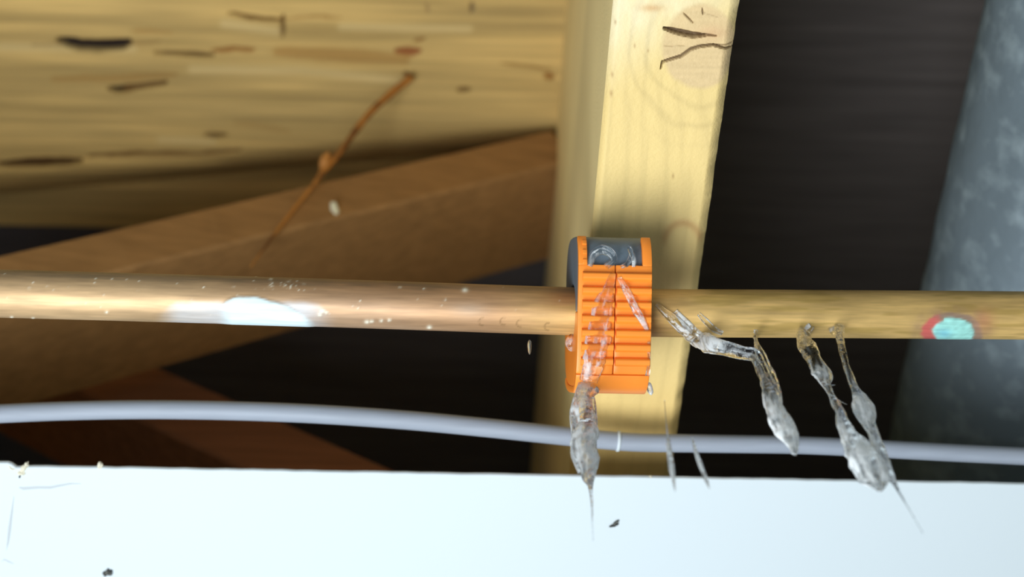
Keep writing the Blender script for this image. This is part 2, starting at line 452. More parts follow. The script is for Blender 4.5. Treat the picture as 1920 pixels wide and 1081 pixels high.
# ------------------------------------------------------------------ white ceiling board
rng = np.random.RandomState(4)
edge_px = [(-700, 861), (-40, 869), (0, 868), (14, 868), (22, 871), (30, 877), (44, 877), (52, 876)]
for xk in range(60, 1920, 26):
    yk = 875 + (xk - 60) / 1860.0 * 33 + rng.uniform(-0.6, 0.6)
    edge_px.append((xk, yk))
edge_px += [(1960, 909), (2700, 922)]
front = [at_z(x, y, Z_PANEL) for x, y in edge_px]
bm = bmesh.new()
back = [Vector((1.2, 1.1, CAMZ + Z_PANEL)), Vector((-1.2, 1.1, CAMZ + Z_PANEL))]
front = [Vector((-1.2, front[0].y, CAMZ + Z_PANEL))] + front + [Vector((1.2, front[-1].y, CAMZ + Z_PANEL))]
f = bm.faces.new([bm.verts.new(v) for v in front + back])
r = bmesh.ops.extrude_face_region(bm, geom=[f])
for v in [g for g in r['geom'] if isinstance(g, bmesh.types.BMVert)]: v.co.z += 0.0018
bmesh.ops.recalc_face_normals(bm, faces=bm.faces)
me = bpy.data.meshes.new('ceiling'); bm.to_mesh(me); bm.free()
ceiling = link('ceiling', me, M_panel, smooth=False)
md = ceiling.modifiers.new('soft', 'BEVEL'); md.width = 0.0006; md.segments = 2; md.limit_method = 'ANGLE'; md.angle_limit = math.radians(50)
tag(ceiling, 'white painted ceiling board with a cut edge', kind='structure')
# the board on the camera's side of the opening and at its ends
def slab(name, x0, x1, y0, y1):
    bm = bmesh.new()
    bmesh.ops.create_cube(bm, size=1.0, matrix=Matrix.Translation(((x0 + x1) / 2, (y0 + y1) / 2, CAMZ + Z_PANEL + 0.0014)) @ Matrix.Diagonal((x1 - x0, y1 - y0, 0.0028, 1)))
    bmesh.ops.bevel(bm, geom=bm.edges[:], offset=0.0006, segments=1, affect='EDGES')
    me = bpy.data.meshes.new(name); bm.to_mesh(me); bm.free()
    return link(name, me, M_panel, parent=ceiling, smooth=False)
slab('ceiling_board', -1.2, 1.2, -0.9, -0.16)
slab('ceiling_board', -1.2, -0.40, -0.155, 0.262)
slab('ceiling_board', 0.46, 1.2, -0.155, 0.262)

def lump(name, px_pts, z, th, material, parent, seed, n=26, m_=9, amp=0.25):
    """small irregular solid lying on the level z: outline ellipse px (cx, cy, rx, ry, tilt)"""
    cx, cy, rx, ry, tilt = px_pts
    V = []; rs = np.random.RandomState(seed); ph = rs.uniform(0, 6.28, 6)
    for i in range(m_ + 1):
        la = -math.pi / 2 + math.pi * i / m_
        for k in range(n):
            lo = 2 * math.pi * k / n
            rr = 1 + amp * (math.sin(2 * lo + ph[0]) * 0.5 + math.sin(3 * lo + ph[1]) * 0.4 + math.sin(5 * lo + ph[2] + la) * 0.35)
            u, v = math.cos(lo) * math.cos(la) * rx * rr, math.sin(lo) * math.cos(la) * ry * rr
            p = at_z(cx + u * math.cos(tilt) - v * math.sin(tilt), cy + u * math.sin(tilt) + v * math.cos(tilt), z)
            p.z += th * math.sin(la) * (1 + amp * math.sin(3 * lo + ph[3]))
            V.append(p)
    me = pymesh(name, V, grid_faces(m_ + 1, n, wrap=True).tolist())
    bm = bmesh.new(); bm.from_mesh(me); bmesh.ops.remove_doubles(bm, verts=bm.verts, dist=1e-6); bmesh.ops.recalc_face_normals(bm, faces=bm.faces); bm.to_mesh(me); bm.free()
    return link(name, me, material, parent=parent)
lump('torn_flake', (42, 882, 11, 7, -0.5), Z_PANEL + 0.0005, 0.0012, M_core, ceiling, 3, amp=0.4)
lump('torn_flake', (50, 871, 4, 6, 0.3), Z_PANEL + 0.001, 0.0010, M_core, ceiling, 5, amp=0.4)
lump('torn_flake', (24, 874, 14, 4, 0.5), Z_PANEL + 0.001, 0.0012, M_core, ceiling, 8, amp=0.3)
lump('torn_flake', (188, 873, 6, 7, 0.1), Z_PANEL + 0.001, 0.0010, M_core, ceiling, 6, amp=0.2)
lump('torn_flake', (1220, 894, 5, 3, 0.1), Z_PANEL + 0.001, 0.0008, M_core, ceiling, 11, amp=0.2)

def ribbon(name, pts, z, material, parent, th=0.00018):
    """thin raised scuff following pixels (x, y, half width)"""
    V = []; n = 0
    for i, (x, y, hw) in enumerate(pts):
        j0, j1 = pts[max(i - 1, 0)], pts[min(i + 1, len(pts) - 1)]
        t = Vector((j1[0] - j0[0], j1[1] - j0[1])).normalized(); q = Vector((-t.y, t.x))
        for u, dz in ((-1, 0), (-0.5, -th), (0.5, -th), (1, 0)):
            p = at_z(x + q.x * u * hw, y + q.y * u * hw, z); p.z += dz; V.append(p)
    me = pymesh(name, V, grid_faces(len(pts), 4, flip=True).tolist())
    bm = bmesh.new(); bm.from_mesh(me); bmesh.ops.recalc_face_normals(bm, faces=bm.faces)
    for fc in bm.faces:
        if fc.normal.z > 0: fc.normal_flip()
    bm.to_mesh(me); bm.free()
    return link(name, me, material, parent=parent)
ribbon('scuff', [(36, 913, 1.5), (44, 915, 3), (70, 913, 2.5), (95, 913, 2.5), (115, 909, 2), (132, 906, 1.5), (152, 906, 0.4)], Z_PANEL, M_mark, ceiling)
ribbon('scuff', [(26, 930, 0.6), (22, 960, 2), (18, 990, 3), (15, 1015, 2), (12, 1030, 0.5)], Z_PANEL, M_mark, ceiling)
ribbon('scuff', [(3, 1052, 0.5), (8, 1048, 1.5), (16, 1052, 1.5), (26, 1056, 0.5)], Z_PANEL, M_mark, ceiling)
lump('dirt_chip', (37, 893, 1.6, 3, 0.3), Z_PANEL - 0.0001, 0.0003, M_speck, ceiling, 31)
tag(lump('dirt_speck', (1153, 982, 8.5, 4, -0.35), Z_PANEL - 0.0004, 0.0006, M_speck, None, 14, amp=0.6), 'tiny dark speck on the white ceiling below the clamp', 'speck')
tag(lump('dirt_speck', (202, 1073, 8, 6.5, -0.5), Z_PANEL - 0.0005, 0.0008, M_speck, None, 19, amp=0.45), 'dark speck near the lower left of the white ceiling', 'speck')

# ------------------------------------------------------------------ big grey pipe in the right bay
def silhouette_cylinder(p0, p1, z, radius):
    a, b = ray(*p0), ray(*p1)
    n = a.cross(b).normalized()
    if n.x < 0: n = -n
    d = Vector((n.y, -n.x, 0)).normalized()
    if d.y < 0: d = -d
    q = CAM + a * (z / a.z)
    return q + n * radius, d
GP, GD = silhouette_cylinder((1846, 0), (1727, 540), 0.50, 0.057)
me = None
V = []; NS, NR = 220, 96
gz = Vector((0, 0, 1)); gx = GD.cross(gz).normalized()
for i in range(NS + 1):
    s = -0.45 + 1.5 * i / NS
    ang = 2 * math.pi * np.arange(NR) / NR
    n = fbm(np.full(NR, s * 60) + 3 * np.cos(ang), 3 * np.sin(ang) + s * 10, 101, 4) - 0.5
    for k in range(NR):
        rr = 0.057 + 0.0016 * n[k]
        V.append(GP + GD * s + (gx * math.cos(ang[k]) + gz * math.sin(ang[k])) * rr)
Fc = grid_faces(NS + 1, NR, wrap=True, flip=True).tolist()
Fc += [list(range(NR)), [NS * NR + k for k in range(NR)][::-1]]
grey_pipe = link('drain_pipe', pymesh('drain_pipe', V, Fc), M_bigpipe)
bm = bmesh.new(); bm.from_mesh(grey_pipe.data); bmesh.ops.recalc_face_normals(bm, faces=bm.faces); bm.to_mesh(grey_pipe.data); bm.free()
tag(grey_pipe, 'thick mottled blue grey pipe in the dark bay at right', 'pipe')

# ------------------------------------------------------------------ copper pipe
def spline(pts, n):
    pts = [np.array(p, float) for p in pts]
    P_ = [2 * pts[0] - pts[1]] + pts + [2 * pts[-1] - pts[-2]]
    out = []
    seg = len(pts) - 1
    for i in range(n + 1):
        u = i / n * seg; k = min(int(u), seg - 1); t = u - k
        a, b, c_, d = P_[k], P_[k + 1], P_[k + 2], P_[k + 3]
        out.append(0.5 * ((2 * b) + (-a + c_) * t + (2 * a - 5 * b + 4 * c_ - d) * t * t + (-a + 3 * b - 3 * c_ + d) * t ** 3))
    return np.array(out)
axis_px = [(-1100, 522), (-500, 537), (0, 550), (550, 565.5), (1050, 582.5), (1250, 586.5), (1500, 588), (1920, 591), (2500, 597), (3100, 604)]
NPX = 1500
axis2d = spline(axis_px, NPX)
AX = np.array([at_z(x, y, Z_PIPE) for x, y in axis2d])
def pipe_row(px_):
    return float(np.interp(px_, axis2d[:, 0], axis2d[:, 1]))
def pipe_centre(px_):
    return Vector([float(np.interp(px_, axis2d[:, 0], AX[:, k])) for k in range(3)])
def pipe_hit(px_, py_, lift=0.0):
    """front of the pipe at a pixel"""
    r_ = ray(px_, py_); c_ = pipe_centre(px_); ud = r_.normalized(); xh = Vector((1, 0, 0))
    # cylinder along x
    d = ud - xh * ud.x; o = CAM - c_; o = o - xh * o.x; R = R_PIPE + lift
    a, b, cc = d.dot(d), 2 * o.dot(d), o.dot(o) - R * R
    q = b * b - 4 * a * cc
    t = (-b - math.sqrt(max(q, 0))) / (2 * a)
    return CAM + ud * t
NRG = 84
T = np.gradient(AX, axis=0); T /= np.linalg.norm(T, axis=1)[:, None]
nz_ = np.cross(T, np.array([0, 1, 0])); nz_ /= np.linalg.norm(nz_, axis=1)[:, None]     # +z-ish
ny_ = np.cross(nz_, T)
ang = 2 * math.pi * np.arange(NRG) / NRG
P = AX[:, None, :] + R_PIPE * (np.cos(ang)[None, :, None] * nz_[:, None, :] + np.sin(ang)[None, :, None] * ny_[:, None, :])
Pf = P.reshape(-1, 3)
px, py = project(Pf)
cen = np.interp(px, axis2d[:, 0], axis2d[:, 1])
v = (py - cen) / 45.0                          # -1 top .. 1 bottom of the pipe as seen
S = px
# base tones
n = fbm(S / 130, v * 3.0, 201, 4); n2 = fbm(S / 40, v * 14, 211, 4)
left = lin(210, 174, 130); mid = lin(192, 146, 102); right = lin(226, 186, 116)
wl = sstep(700, 250, S); wr = sstep(900, 1150, S)
c = left[None] * wl[:, None] + mid[None] * (1 - wl - wr)[:, None].clip(0) + right[None] * wr[:, None]
c = c * (0.72 + 0.5 * n[:, None]) * (0.88 + 0.24 * n2[:, None])
red = np.exp(-((S - 1070) / 55) ** 2) * sstep(0.4, -0.6, v)
c = c * (1 - 0.6 * red[:, None]) + lin(156, 70, 30)[None] * (0.6 * red[:, None])
redr = np.exp(-((S - 1235) / 60) ** 2) * 0.6
c = c * (1 - 0.5 * redr[:, None]) + lin(150, 84, 40)[None] * (0.5 * redr[:, None])
olive = sstep(0.5, 0.7, fbm(S / 90, v * 5, 221, 3)) * sstep(900, 1250, S)
c = c * (1 - 0.45 * olive[:, None]) + lin(170, 140, 60)[None] * (0.45 * olive[:, None])
# dull mineral haze around the paint
haze = np.exp(-((S - 640) / 240) ** 2) * sstep(-1.0, 0.2, v) * (0.3 + 0.7 * n)
haze = haze + 0.7 * np.exp(-((S - 880) / 34) ** 2 - ((v - 0.05) / 0.3) ** 2)
haze = np.clip(haze, 0, 1)
c = c * (1 - 0.55 * haze[:, None]) + lin(186, 166, 146)[None] * (0.55 * haze[:, None])
top_shade = sstep(-0.62, -0.95, v + 0.2 * (n2 - 0.5)) * sstep(2000, 300, S) * 0.7  # shaded upper edge of the pipe, painted in as a darker grey
c = c * (1 - 0.6 * top_shade[:, None]) + lin(120, 122, 108)[None] * (0.6 * top_shade[:, None])
paintw = np.zeros(len(S))                      # 1 where a non-metal coat covers the copper
# pale blue-white dried paint
wob = 8 * (fbm(S / 22, v * 3, 231, 4) - 0.5)
edge_top = np.interp(S, [330, 360, 415, 425, 450, 480, 515, 540, 575, 600, 640], [586, 576, 574, 563, 556, 557, 566, 575, 596, 606, 622])
patch = sstep(-2.5, 2.5, (py + wob * 0.5) - edge_top) * sstep(405, 440, S + wob) * sstep(585, 560, S + wob - (py - 590) * 0.6)
smear = sstep(-6, 8, (py + wob) - np.interp(S, [300, 330, 420, 560, 600, 620], [585, 568, 566, 566, 572, 590])) * sstep(285, 350, S + wob) * sstep(640, 560, S + wob) * (0.55 + 0.45 * fbm(S / 60, v * 9, 241, 4))
c = c * (1 - 0.75 * smear[:, None]) + lin(206, 216, 226)[None] * (0.75 * smear[:, None])
c = c * (1 - patch[:, None]) + lin(226, 244, 248)[None] * patch[:, None]
paintw = np.maximum(paintw, np.maximum(0.8 * smear, patch))
# verdigris spot with a red rim
q = np.hypot((S - 1785) / 62.0, (py - 622) / 40.0) + 0.16 * (fbm(S / 16, v * 6, 251, 4) - 0.5)
rim = sstep(1.0, 0.86, q); core = sstep(0.74, 0.62, q + 0.10 * (S < 1770))
stain = sstep(1.45, 1.0, q) * 0.4 * fbm(S / 20, v * 4, 271, 3) * 2
c = c * (1 - stain[:, None].clip(0, 1)) + lin(176, 140, 110)[None] * stain[:, None].clip(0, 1)
rimc = lin(206, 100, 92)[None] * sstep(1770, 1745, S + 30 * (fbm(S / 20, v * 5, 275, 3) - .5))[:, None] + lin(150, 124, 104)[None] * (1 - sstep(1770, 1745, S + 30 * (fbm(S / 20, v * 5, 275, 3) - .5))[:, None])
c = c * (1 - rim[:, None]) + rimc * rim[:, None]
vein = fbm(S / 14, v * 7 + S / 60, 261, 4)
corec = lin(168, 232, 222)[None] * (0.62 + 0.6 * vein[:, None])
blue = np.exp(-((S - 1770) / 14) ** 2 - ((py - 624) / 8) ** 2)
corec = corec * (1 - 0.7 * blue[:, None]) + lin(120, 196, 220)[None] * (0.7 * blue[:, None])
c = c * (1 - core[:, None]) + corec * core[:, None]
pinkr = np.exp(-((S - 1846) / 18) ** 2 - ((py - 600) / 22) ** 2) * 0.6
c = c * (1 - pinkr[:, None]) + lin(206, 140, 100)[None] * pinkr[:, None]
paintw = np.maximum(paintw, rim * 0.95)
# pale flecks
rs = np.random.RandomState(12)
fl = [(200, 585, 2), (62, 596, 2), (22, 594, 2), (210, 522, 1.3), (180, 522, 1.2), (55, 540, 1.5), (62, 530, 1.3), (178, 530, 1.2), (508, 523, 2), (688, 603, 3.2), (697, 602, 2.5), (715, 601, 2.2), (730, 600, 2.2),
      (805, 613, 3.2), (872, 543, 4), (750, 538, 1.6), (795, 541, 1.5), (835, 561, 1.5), (605, 583, 3), (600, 590, 2.5), (612, 586, 2)]
fl += [(rs.normal(520, 26), rs.normal(535, 5), rs.uniform(0.6, 1.3)) for _ in range(34)]
fl += [(rs.uniform(0, 1050), rs.uniform(512, 590), rs.uniform(0.5, 1.0)) for _ in range(45)]
spec_ = np.zeros(len(S))
for fx, fy, fr in fl:
    near = np.abs(S - fx) < 14
    qq = np.exp(-((S[near] - fx) / (fr * 1.3)) ** 2 - ((py[near] - fy) / fr) ** 2)
    spec_[near] = np.maximum(spec_[near], qq)
c = c * (1 - spec_[:, None]) + lin(250, 244, 222)[None] * spec_[:, None]
paintw = np.maximum(paintw, spec_)
# only the face the paint ran down (front and underside) carries the coat
facing = sstep(-0.004, 0.004, (AX[:, None, :] - P).reshape(-1, 3) @ np.array(FWD))
paintw *= facing
# little crescent scratches
for cxk, cyk in ((905, 603), (945, 602), (976, 606), (1028, 612)):
    ad = np.abs(np.hypot(S - cxk, py - cyk) - 7); qq = np.exp(-(ad / 1.3) ** 2) * (S < cxk + 2) * 0.5
    c = c * (1 - qq[:, None]) + lin(110, 80, 40)[None] * qq[:, None]
Pf = Pf + ((Pf - np.repeat(AX, NRG, axis=0)) / R_PIPE) * (0.0003 * patch + 0.00025 * core + 0.0002 * spec_)[:, None] * facing[:, None]
me = pymesh('copper_pipe', Pf, grid_faces(len(AX), NRG, wrap=True), np.clip(c, 0, 1))
at_ = me.attributes.new('coat', 'FLOAT', 'POINT'); at_.data.foreach_set('value', paintw.astype(np.float32))
bm = bmesh.new(); bm.from_mesh(me); bmesh.ops.recalc_face_normals(bm, faces=bm.faces); bm.to_mesh(me); bm.free()
M_copper = mat('aged_copper', attr=True, rough=0.5, metal=0.8, spec=0.5, grain=((70, 900, 900), 0.22))
nt = M_copper.node_tree; b_ = nt.nodes['Principled BSDF']
an = nt.nodes.new('ShaderNodeAttribute'); an.attribute_name = 'coat'
mr = nt.nodes.new('ShaderNodeMapRange'); mr.inputs['To Min'].default_value = 0.4; mr.inputs['To Max'].default_value = 0.0
nt.links.new(an.outputs['Fac'], mr.inputs['Value']); nt.links.new(mr.outputs[0], b_.inputs['Metallic'])
copper = link('copper_pipe', me, M_copper)
tag(copper, 'old copper water pipe crossing the opening, spotted with pale paint', 'pipe')

# ------------------------------------------------------------------ orange clamp
KC = pipe_centre(1138)
KA = (pipe_centre(1200) - pipe_centre(1090)).normalized()                     # along the pipe
KA = (KA - (CAM - KC).normalized() * math.tan(math.radians(3.8))).normalized()
KN = (CAM - KC); KN = (KN - KA * KN.dot(KA)).normalized()                      # towards the camera
KU = KA.cross(KN)                                                              # image-down
if KU.dot(-UP) < 0: KU = -KU
DU, DN, DB, PW = 0.0252, 0.0170, 0.0210, 3.6
HW = 0.0112                                                                    # half width
def prof(t, off=0.0):
    """outer section of the clamp: t=0 front, pi/2 bottom (image-down), -pi/2 top"""
    ct, st = math.cos(t), math.sin(t)
    dn = DN if ct >= 0 else DB
    p = Vector((math.copysign(abs(ct) ** (2 / PW), ct) * dn, math.copysign(abs(st) ** (2 / PW), st) * DU))
    nrm = Vector((math.copysign(abs(ct) ** (2 - 2 / PW), ct) / dn, math.copysign(abs(st) ** (2 - 2 / PW), st) / DU))
    nrm = nrm.normalized() if nrm.length > 0 else Vector((1, 0))
    return p + nrm * off
def t_of_u(u):
    k = min(1.0, abs(u) / DU); return math.copysign(math.asin(k ** (PW / 2)), u)
def kpt(a, nu): return KC + KA * a + KN * nu[0] + KU * nu[1]
def wall_patch(ts, as_, off0, off1):
    """closed curved plate between two offsets of the section"""
    V = []; nt_, na = len(ts), len(as_)
    for off in (off0, off1):
        for t in ts:
            q = prof(t, off[ts.index(t)] if isinstance(off, list) else off)
            for a in as_: V.append(kpt(a, q))
    n1 = nt_ * na
    Fc = grid_faces(nt_, na).tolist() + grid_faces(nt_, na, flip=True, base=n1).tolist()
    for i in range(nt_ - 1):
        for j in (0, na - 1):
            Fc.append([i * na + j, (i + 1) * na + j, n1 + (i + 1) * na + j, n1 + i * na + j])
    for j in range(na - 1):
        for i in (0, nt_ - 1):
            Fc.append([i * na + j, i * na + j + 1, n1 + i * na + j + 1, n1 + i * na + j])
    return V, Fc
def plates(name, specs, material, parent, bevel=0.0):
    V, Fc = [], []
    for sp in specs:
        v_, f_ = wall_patch(*sp); b0 = len(V); V += v_; Fc += [[i + b0 for i in f] for f in f_]
    me = pymesh(name, V, Fc)
    bm = bmesh.new(); bm.from_mesh(me); bmesh.ops.recalc_face_normals(bm, faces=bm.faces)
    bm.to_mesh(me); bm.free()
    o = link(name, me, material, parent=parent)
    if bevel:
        md = o.modifiers.new('bev', 'BEVEL'); md.width = bevel; md.segments = 2; md.limit_method = 'ANGLE'; md.angle_limit = math.radians(55)
    md = o.modifiers.new('split', 'EDGE_SPLIT'); md.split_angle = math.radians(42)
    return o
def half_ring(name, t0, t1, hw, inset, material, parent, bore=R_PIPE + 0.0009):
    """solid half of the clamp body with the bore for the pipe"""
    n_ = 64; V = []
    for a in (-hw, hw):
        for i in range(n_ + 1):
            t = t0 + (t1 - t0) * i / n_
            q = prof(t, -inset)
            V.append(kpt(a, q)); V.append(kpt(a, Vector((math.cos(t) * bore, math.sin(t) * bore))))
    k = 2 * (n_ + 1); Fc = []
    for i in range(n_):
        a, b = 2 * i, 2 * i + 1; c_, d = 2 * i + 2, 2 * i + 3
        Fc += [[a, c_, d, b], [k + a, k + b, k + d, k + c_], [a, k + a, k + c_, c_], [b, d, k + d, k + b]]
    for i in (0, n_): Fc.append([2 * i, 2 * i + 1, k + 2 * i + 1, k + 2 * i])
    me = pymesh(name, V, Fc)
    bm = bmesh.new(); bm.from_mesh(me); bmesh.ops.recalc_face_normals(bm, faces=bm.faces); bm.to_mesh(me); bm.free()
    o = link(name, me, material, parent=parent)
    md = o.modifiers.new('bev', 'BEVEL'); md.width = 0.0012; md.segments = 3; md.limit_method = 'ANGLE'; md.angle_limit = math.radians(60)
    md = o.modifiers.new('split', 'EDGE_SPLIT'); md.split_angle = math.radians(42)
    return o
clamp = empty('pipe_clamp', KC)
bpy.context.view_layer.update()
tag(clamp, 'ribbed orange plastic pipe repair clamp with a grey top', 'clamp')
half_ring('grey_jaw', -math.pi * 1.0, 0.0, HW - 0.0002, 0.0019, M_grey, clamp)['label'] = 'blue grey upper jaw'
half_ring('orange_jaw', 0.0, math.pi * 1.0, HW - 0.0002, 0.0019, M_orange, clamp)
lin_t = lambda u0, u1, n_: [t_of_u(u0 + (u1 - u0) * i / n_) for i in range(n_ + 1)]
lin_a = lambda a0, a1, n_: [a0 + (a1 - a0) * i / n_ for i in range(n_ + 1)]
U_TOP, U_WIN, U_RIM = -0.0232, -0.0143, 0.0188
shells = []
RIBH = [-0.0003, 0.0008, 0.0014, 0.0016, 0.0016, 0.0016, 0.0016, 0.0016, 0.0015, 0.0012, 0.0007, 0.0001, -0.0003]
for sg in (-1, 1):
    g = 0.00012
    a_in, a_out = sg * g, sg * HW
    ts = lin_t(U_WIN, U_RIM, 40)
    specs = [(ts, sorted(lin_a(a_in, a_out, 6)), -0.0018, 0.0)]
    pr_in = sg * (HW - (0.0027 if sg < 0 else 0.0029))
    specs.append((lin_t(U_TOP, U_WIN + 0.0002, 18), sorted(lin_a(pr_in, a_out, 2)), -0.0018, 0.0))
    sh = plates('shell', specs, M_orange, clamp, bevel=0.0003)
    shells.append(sh)
    # ribs across the face, one by one
    pitch = 0.00425
    k = 0; u = U_WIN + 0.0022
    while u < U_RIM - 0.002:
        a0, a1 = sorted((sg * 0.00035, sg * (HW - (0.0012 if sg < 0 else 0.0004))))
        plates('rib', [(lin_t(u, u + 0.0030, 12), lin_a(a0, a1, 4), -0.0006, RIBH)], M_orange, sh)
        u += pitch; k += 1
    if sg < 0:
        for kk in range(3):
            uu = U_TOP + 0.0016 + kk * 0.0029
            plates('rib', [(lin_t(uu, uu + 0.0013, 4), lin_a(-HW + 0.0012, -HW + 0.0026, 2), -0.0004, 0.0004)], M_orange, sh, bevel=0.00015)
plates('rim', [(lin_t(U_RIM + 0.0001, 0.0247, 12) + [math.pi / 2 + 0.03 * i for i in range(1, 20)], lin_a(-HW, HW, 6), -0.0019, 0.0003)], M_orange, clamp, bevel=0.0004)

# ------------------------------------------------------------------ grey cable
cab_px = [(-900, 822), (-400, 796), (0, 775), (160, 769), (300, 767.5), (450, 770), (600, 776), (760, 787), (900, 800), (1060, 817), (1130, 824), (1200, 829), (1320, 831), (1500, 834), (1650, 841), (1780, 848), (1920, 855), (2400, 880), (2900, 905)]
c2 = spline(cab_px, 420)
def sweep(name, C, Rr, ring, material, parent=None, cap=True):
    C = np.asarray(C); T = np.gradient(C, axis=0); T /= np.linalg.norm(T, axis=1)[:, None] + 1e-12
    up = np.array([0.13, 0.2, 0.97]); V = []
    for i in range(len(C)):
        a = np.cross(T[i], up); a /= np.linalg.norm(a) + 1e-12; b = np.cross(a, T[i])
        for k in range(ring):
            th = 2 * math.pi * k / ring; V.append(C[i] + Rr[i] * (math.cos(th) * a + math.sin(th) * b))
    Fc = grid_faces(len(C), ring, wrap=True).tolist()
    if cap: Fc += [list(range(ring))[::-1], [(len(C) - 1) * ring + k for k in range(ring)]]
    me = pymesh(name, V, Fc)
    bm = bmesh.new(); bm.from_mesh(me); bmesh.ops.recalc_face_normals(bm, faces=bm.faces); bm.to_mesh(me); bm.free()
    return link(name, me, material, parent=parent)
CC = np.array([at_z(x, y, 0.362) for x, y in c2])
CR = np.interp(c2[:, 0], [-900, 0, 600, 1060, 1500, 1920, 2900], [0.0033, 0.0033, 0.0033, 0.0033, 0.0031, 0.0031, 0.0031])
cable = sweep('cable', CC, CR, 24, M_cable)
tag(cable, 'pale grey cable sagging across the opening above the white ceiling edge', 'cable')
i0 = int(np.argmin(np.abs(c2[:, 0] - 1160)))
sweep('tape_band', CC[i0 - 1:i0 + 2], CR[i0 - 1:i0 + 2] + 0.0004, 24, M_panel, parent=cable)

# ------------------------------------------------------------------ splinter and chip
sp = spline([(770, 146, .650), (742, 168, .640), (700, 205, .622), (668, 243, .606), (640, 282, .590), (612, 312, .578), (590, 343, .566), (548, 395, .548), (510, 445, .530), (470, 500, .508)], 120)
SC = [np.array(at_z(x, y, z)) for x, y, z in sp]
SR = np.interp(np.linspace(0, 1, 121), [0, .15, .4, .55, .62, .7, .85, 1], [.0019, .0019, .0016, .0020, .0014, .0010, .0008, .0004])
SR = SR * (0.85 + 0.3 * fbm(np.arange(121) * 0.3, np.zeros(121), 77, 3))
splinter = sweep('wood_splinter', SC, SR, 10, M_splinter)
tag(splinter, 'thin orange brown splinter hanging from the rough board', 'splinter')
def blob(name, px_, py_, d, rx, ry, rz, material, seed, amp, parent=None, tilt=0.0, foam_glint=0.0):
    V = []; rs = np.random.RandomState(seed); ph = rs.uniform(0, 6.28, 8); c0 = at_d(px_, py_, d); n, m_ = 28, 16
    ax = (RIGHT * math.cos(tilt) - UP * math.sin(tilt)); ay = (RIGHT * math.sin(tilt) + UP * math.cos(tilt))
    for i in range(m_ + 1):
        la = -math.pi / 2 + math.pi * i / m_
        for k in range(n):
            lo = 2 * math.pi * k / n
            rr = 1 + amp * (math.sin(2 * lo + ph[0] + la) * .5 + math.sin(3 * lo + ph[1]) * math.cos(la) * .5 + math.sin(4 * la + ph[2]) * .4)
            V.append(c0 + ax * (rx * rr * math.cos(lo) * math.cos(la)) - FWD * (rz * rr * math.sin(lo) * math.cos(la)) + ay * (ry * rr * math.sin(la)))
    me = pymesh(name, V, grid_faces(m_ + 1, n, wrap=True).tolist(), np.full((len(V), 3), foam_glint))
    bm = bmesh.new(); bm.from_mesh(me); bmesh.ops.remove_doubles(bm, verts=bm.verts, dist=1e-6); bmesh.ops.recalc_face_normals(bm, faces=bm.faces); bm.to_mesh(me); bm.free()
    return link(name, me, material, parent=parent)
blob('bark_knob', 609, 303, 0.632, .0019, .0045, .0018, M_splinter, 5, 0.3, parent=splinter, tilt=0.4)
from mathutils.bvhtree import BVHTree
hit = BVHTree.FromPolygons([v.co for v in brace1.data.vertices], [list(p.vertices) for p in brace1.data.polygons]).ray_cast(CAM, ray(628, 393).normalized())[0]
tag(blob('paint_chip', 628, 393, (hit - CAM).dot(FWD) - 0.0008, .0019, .0032, .0015, M_chip, 9, 0.35, tilt=-0.25), 'small cream chip stuck to the slanting brown brace', 'chip')

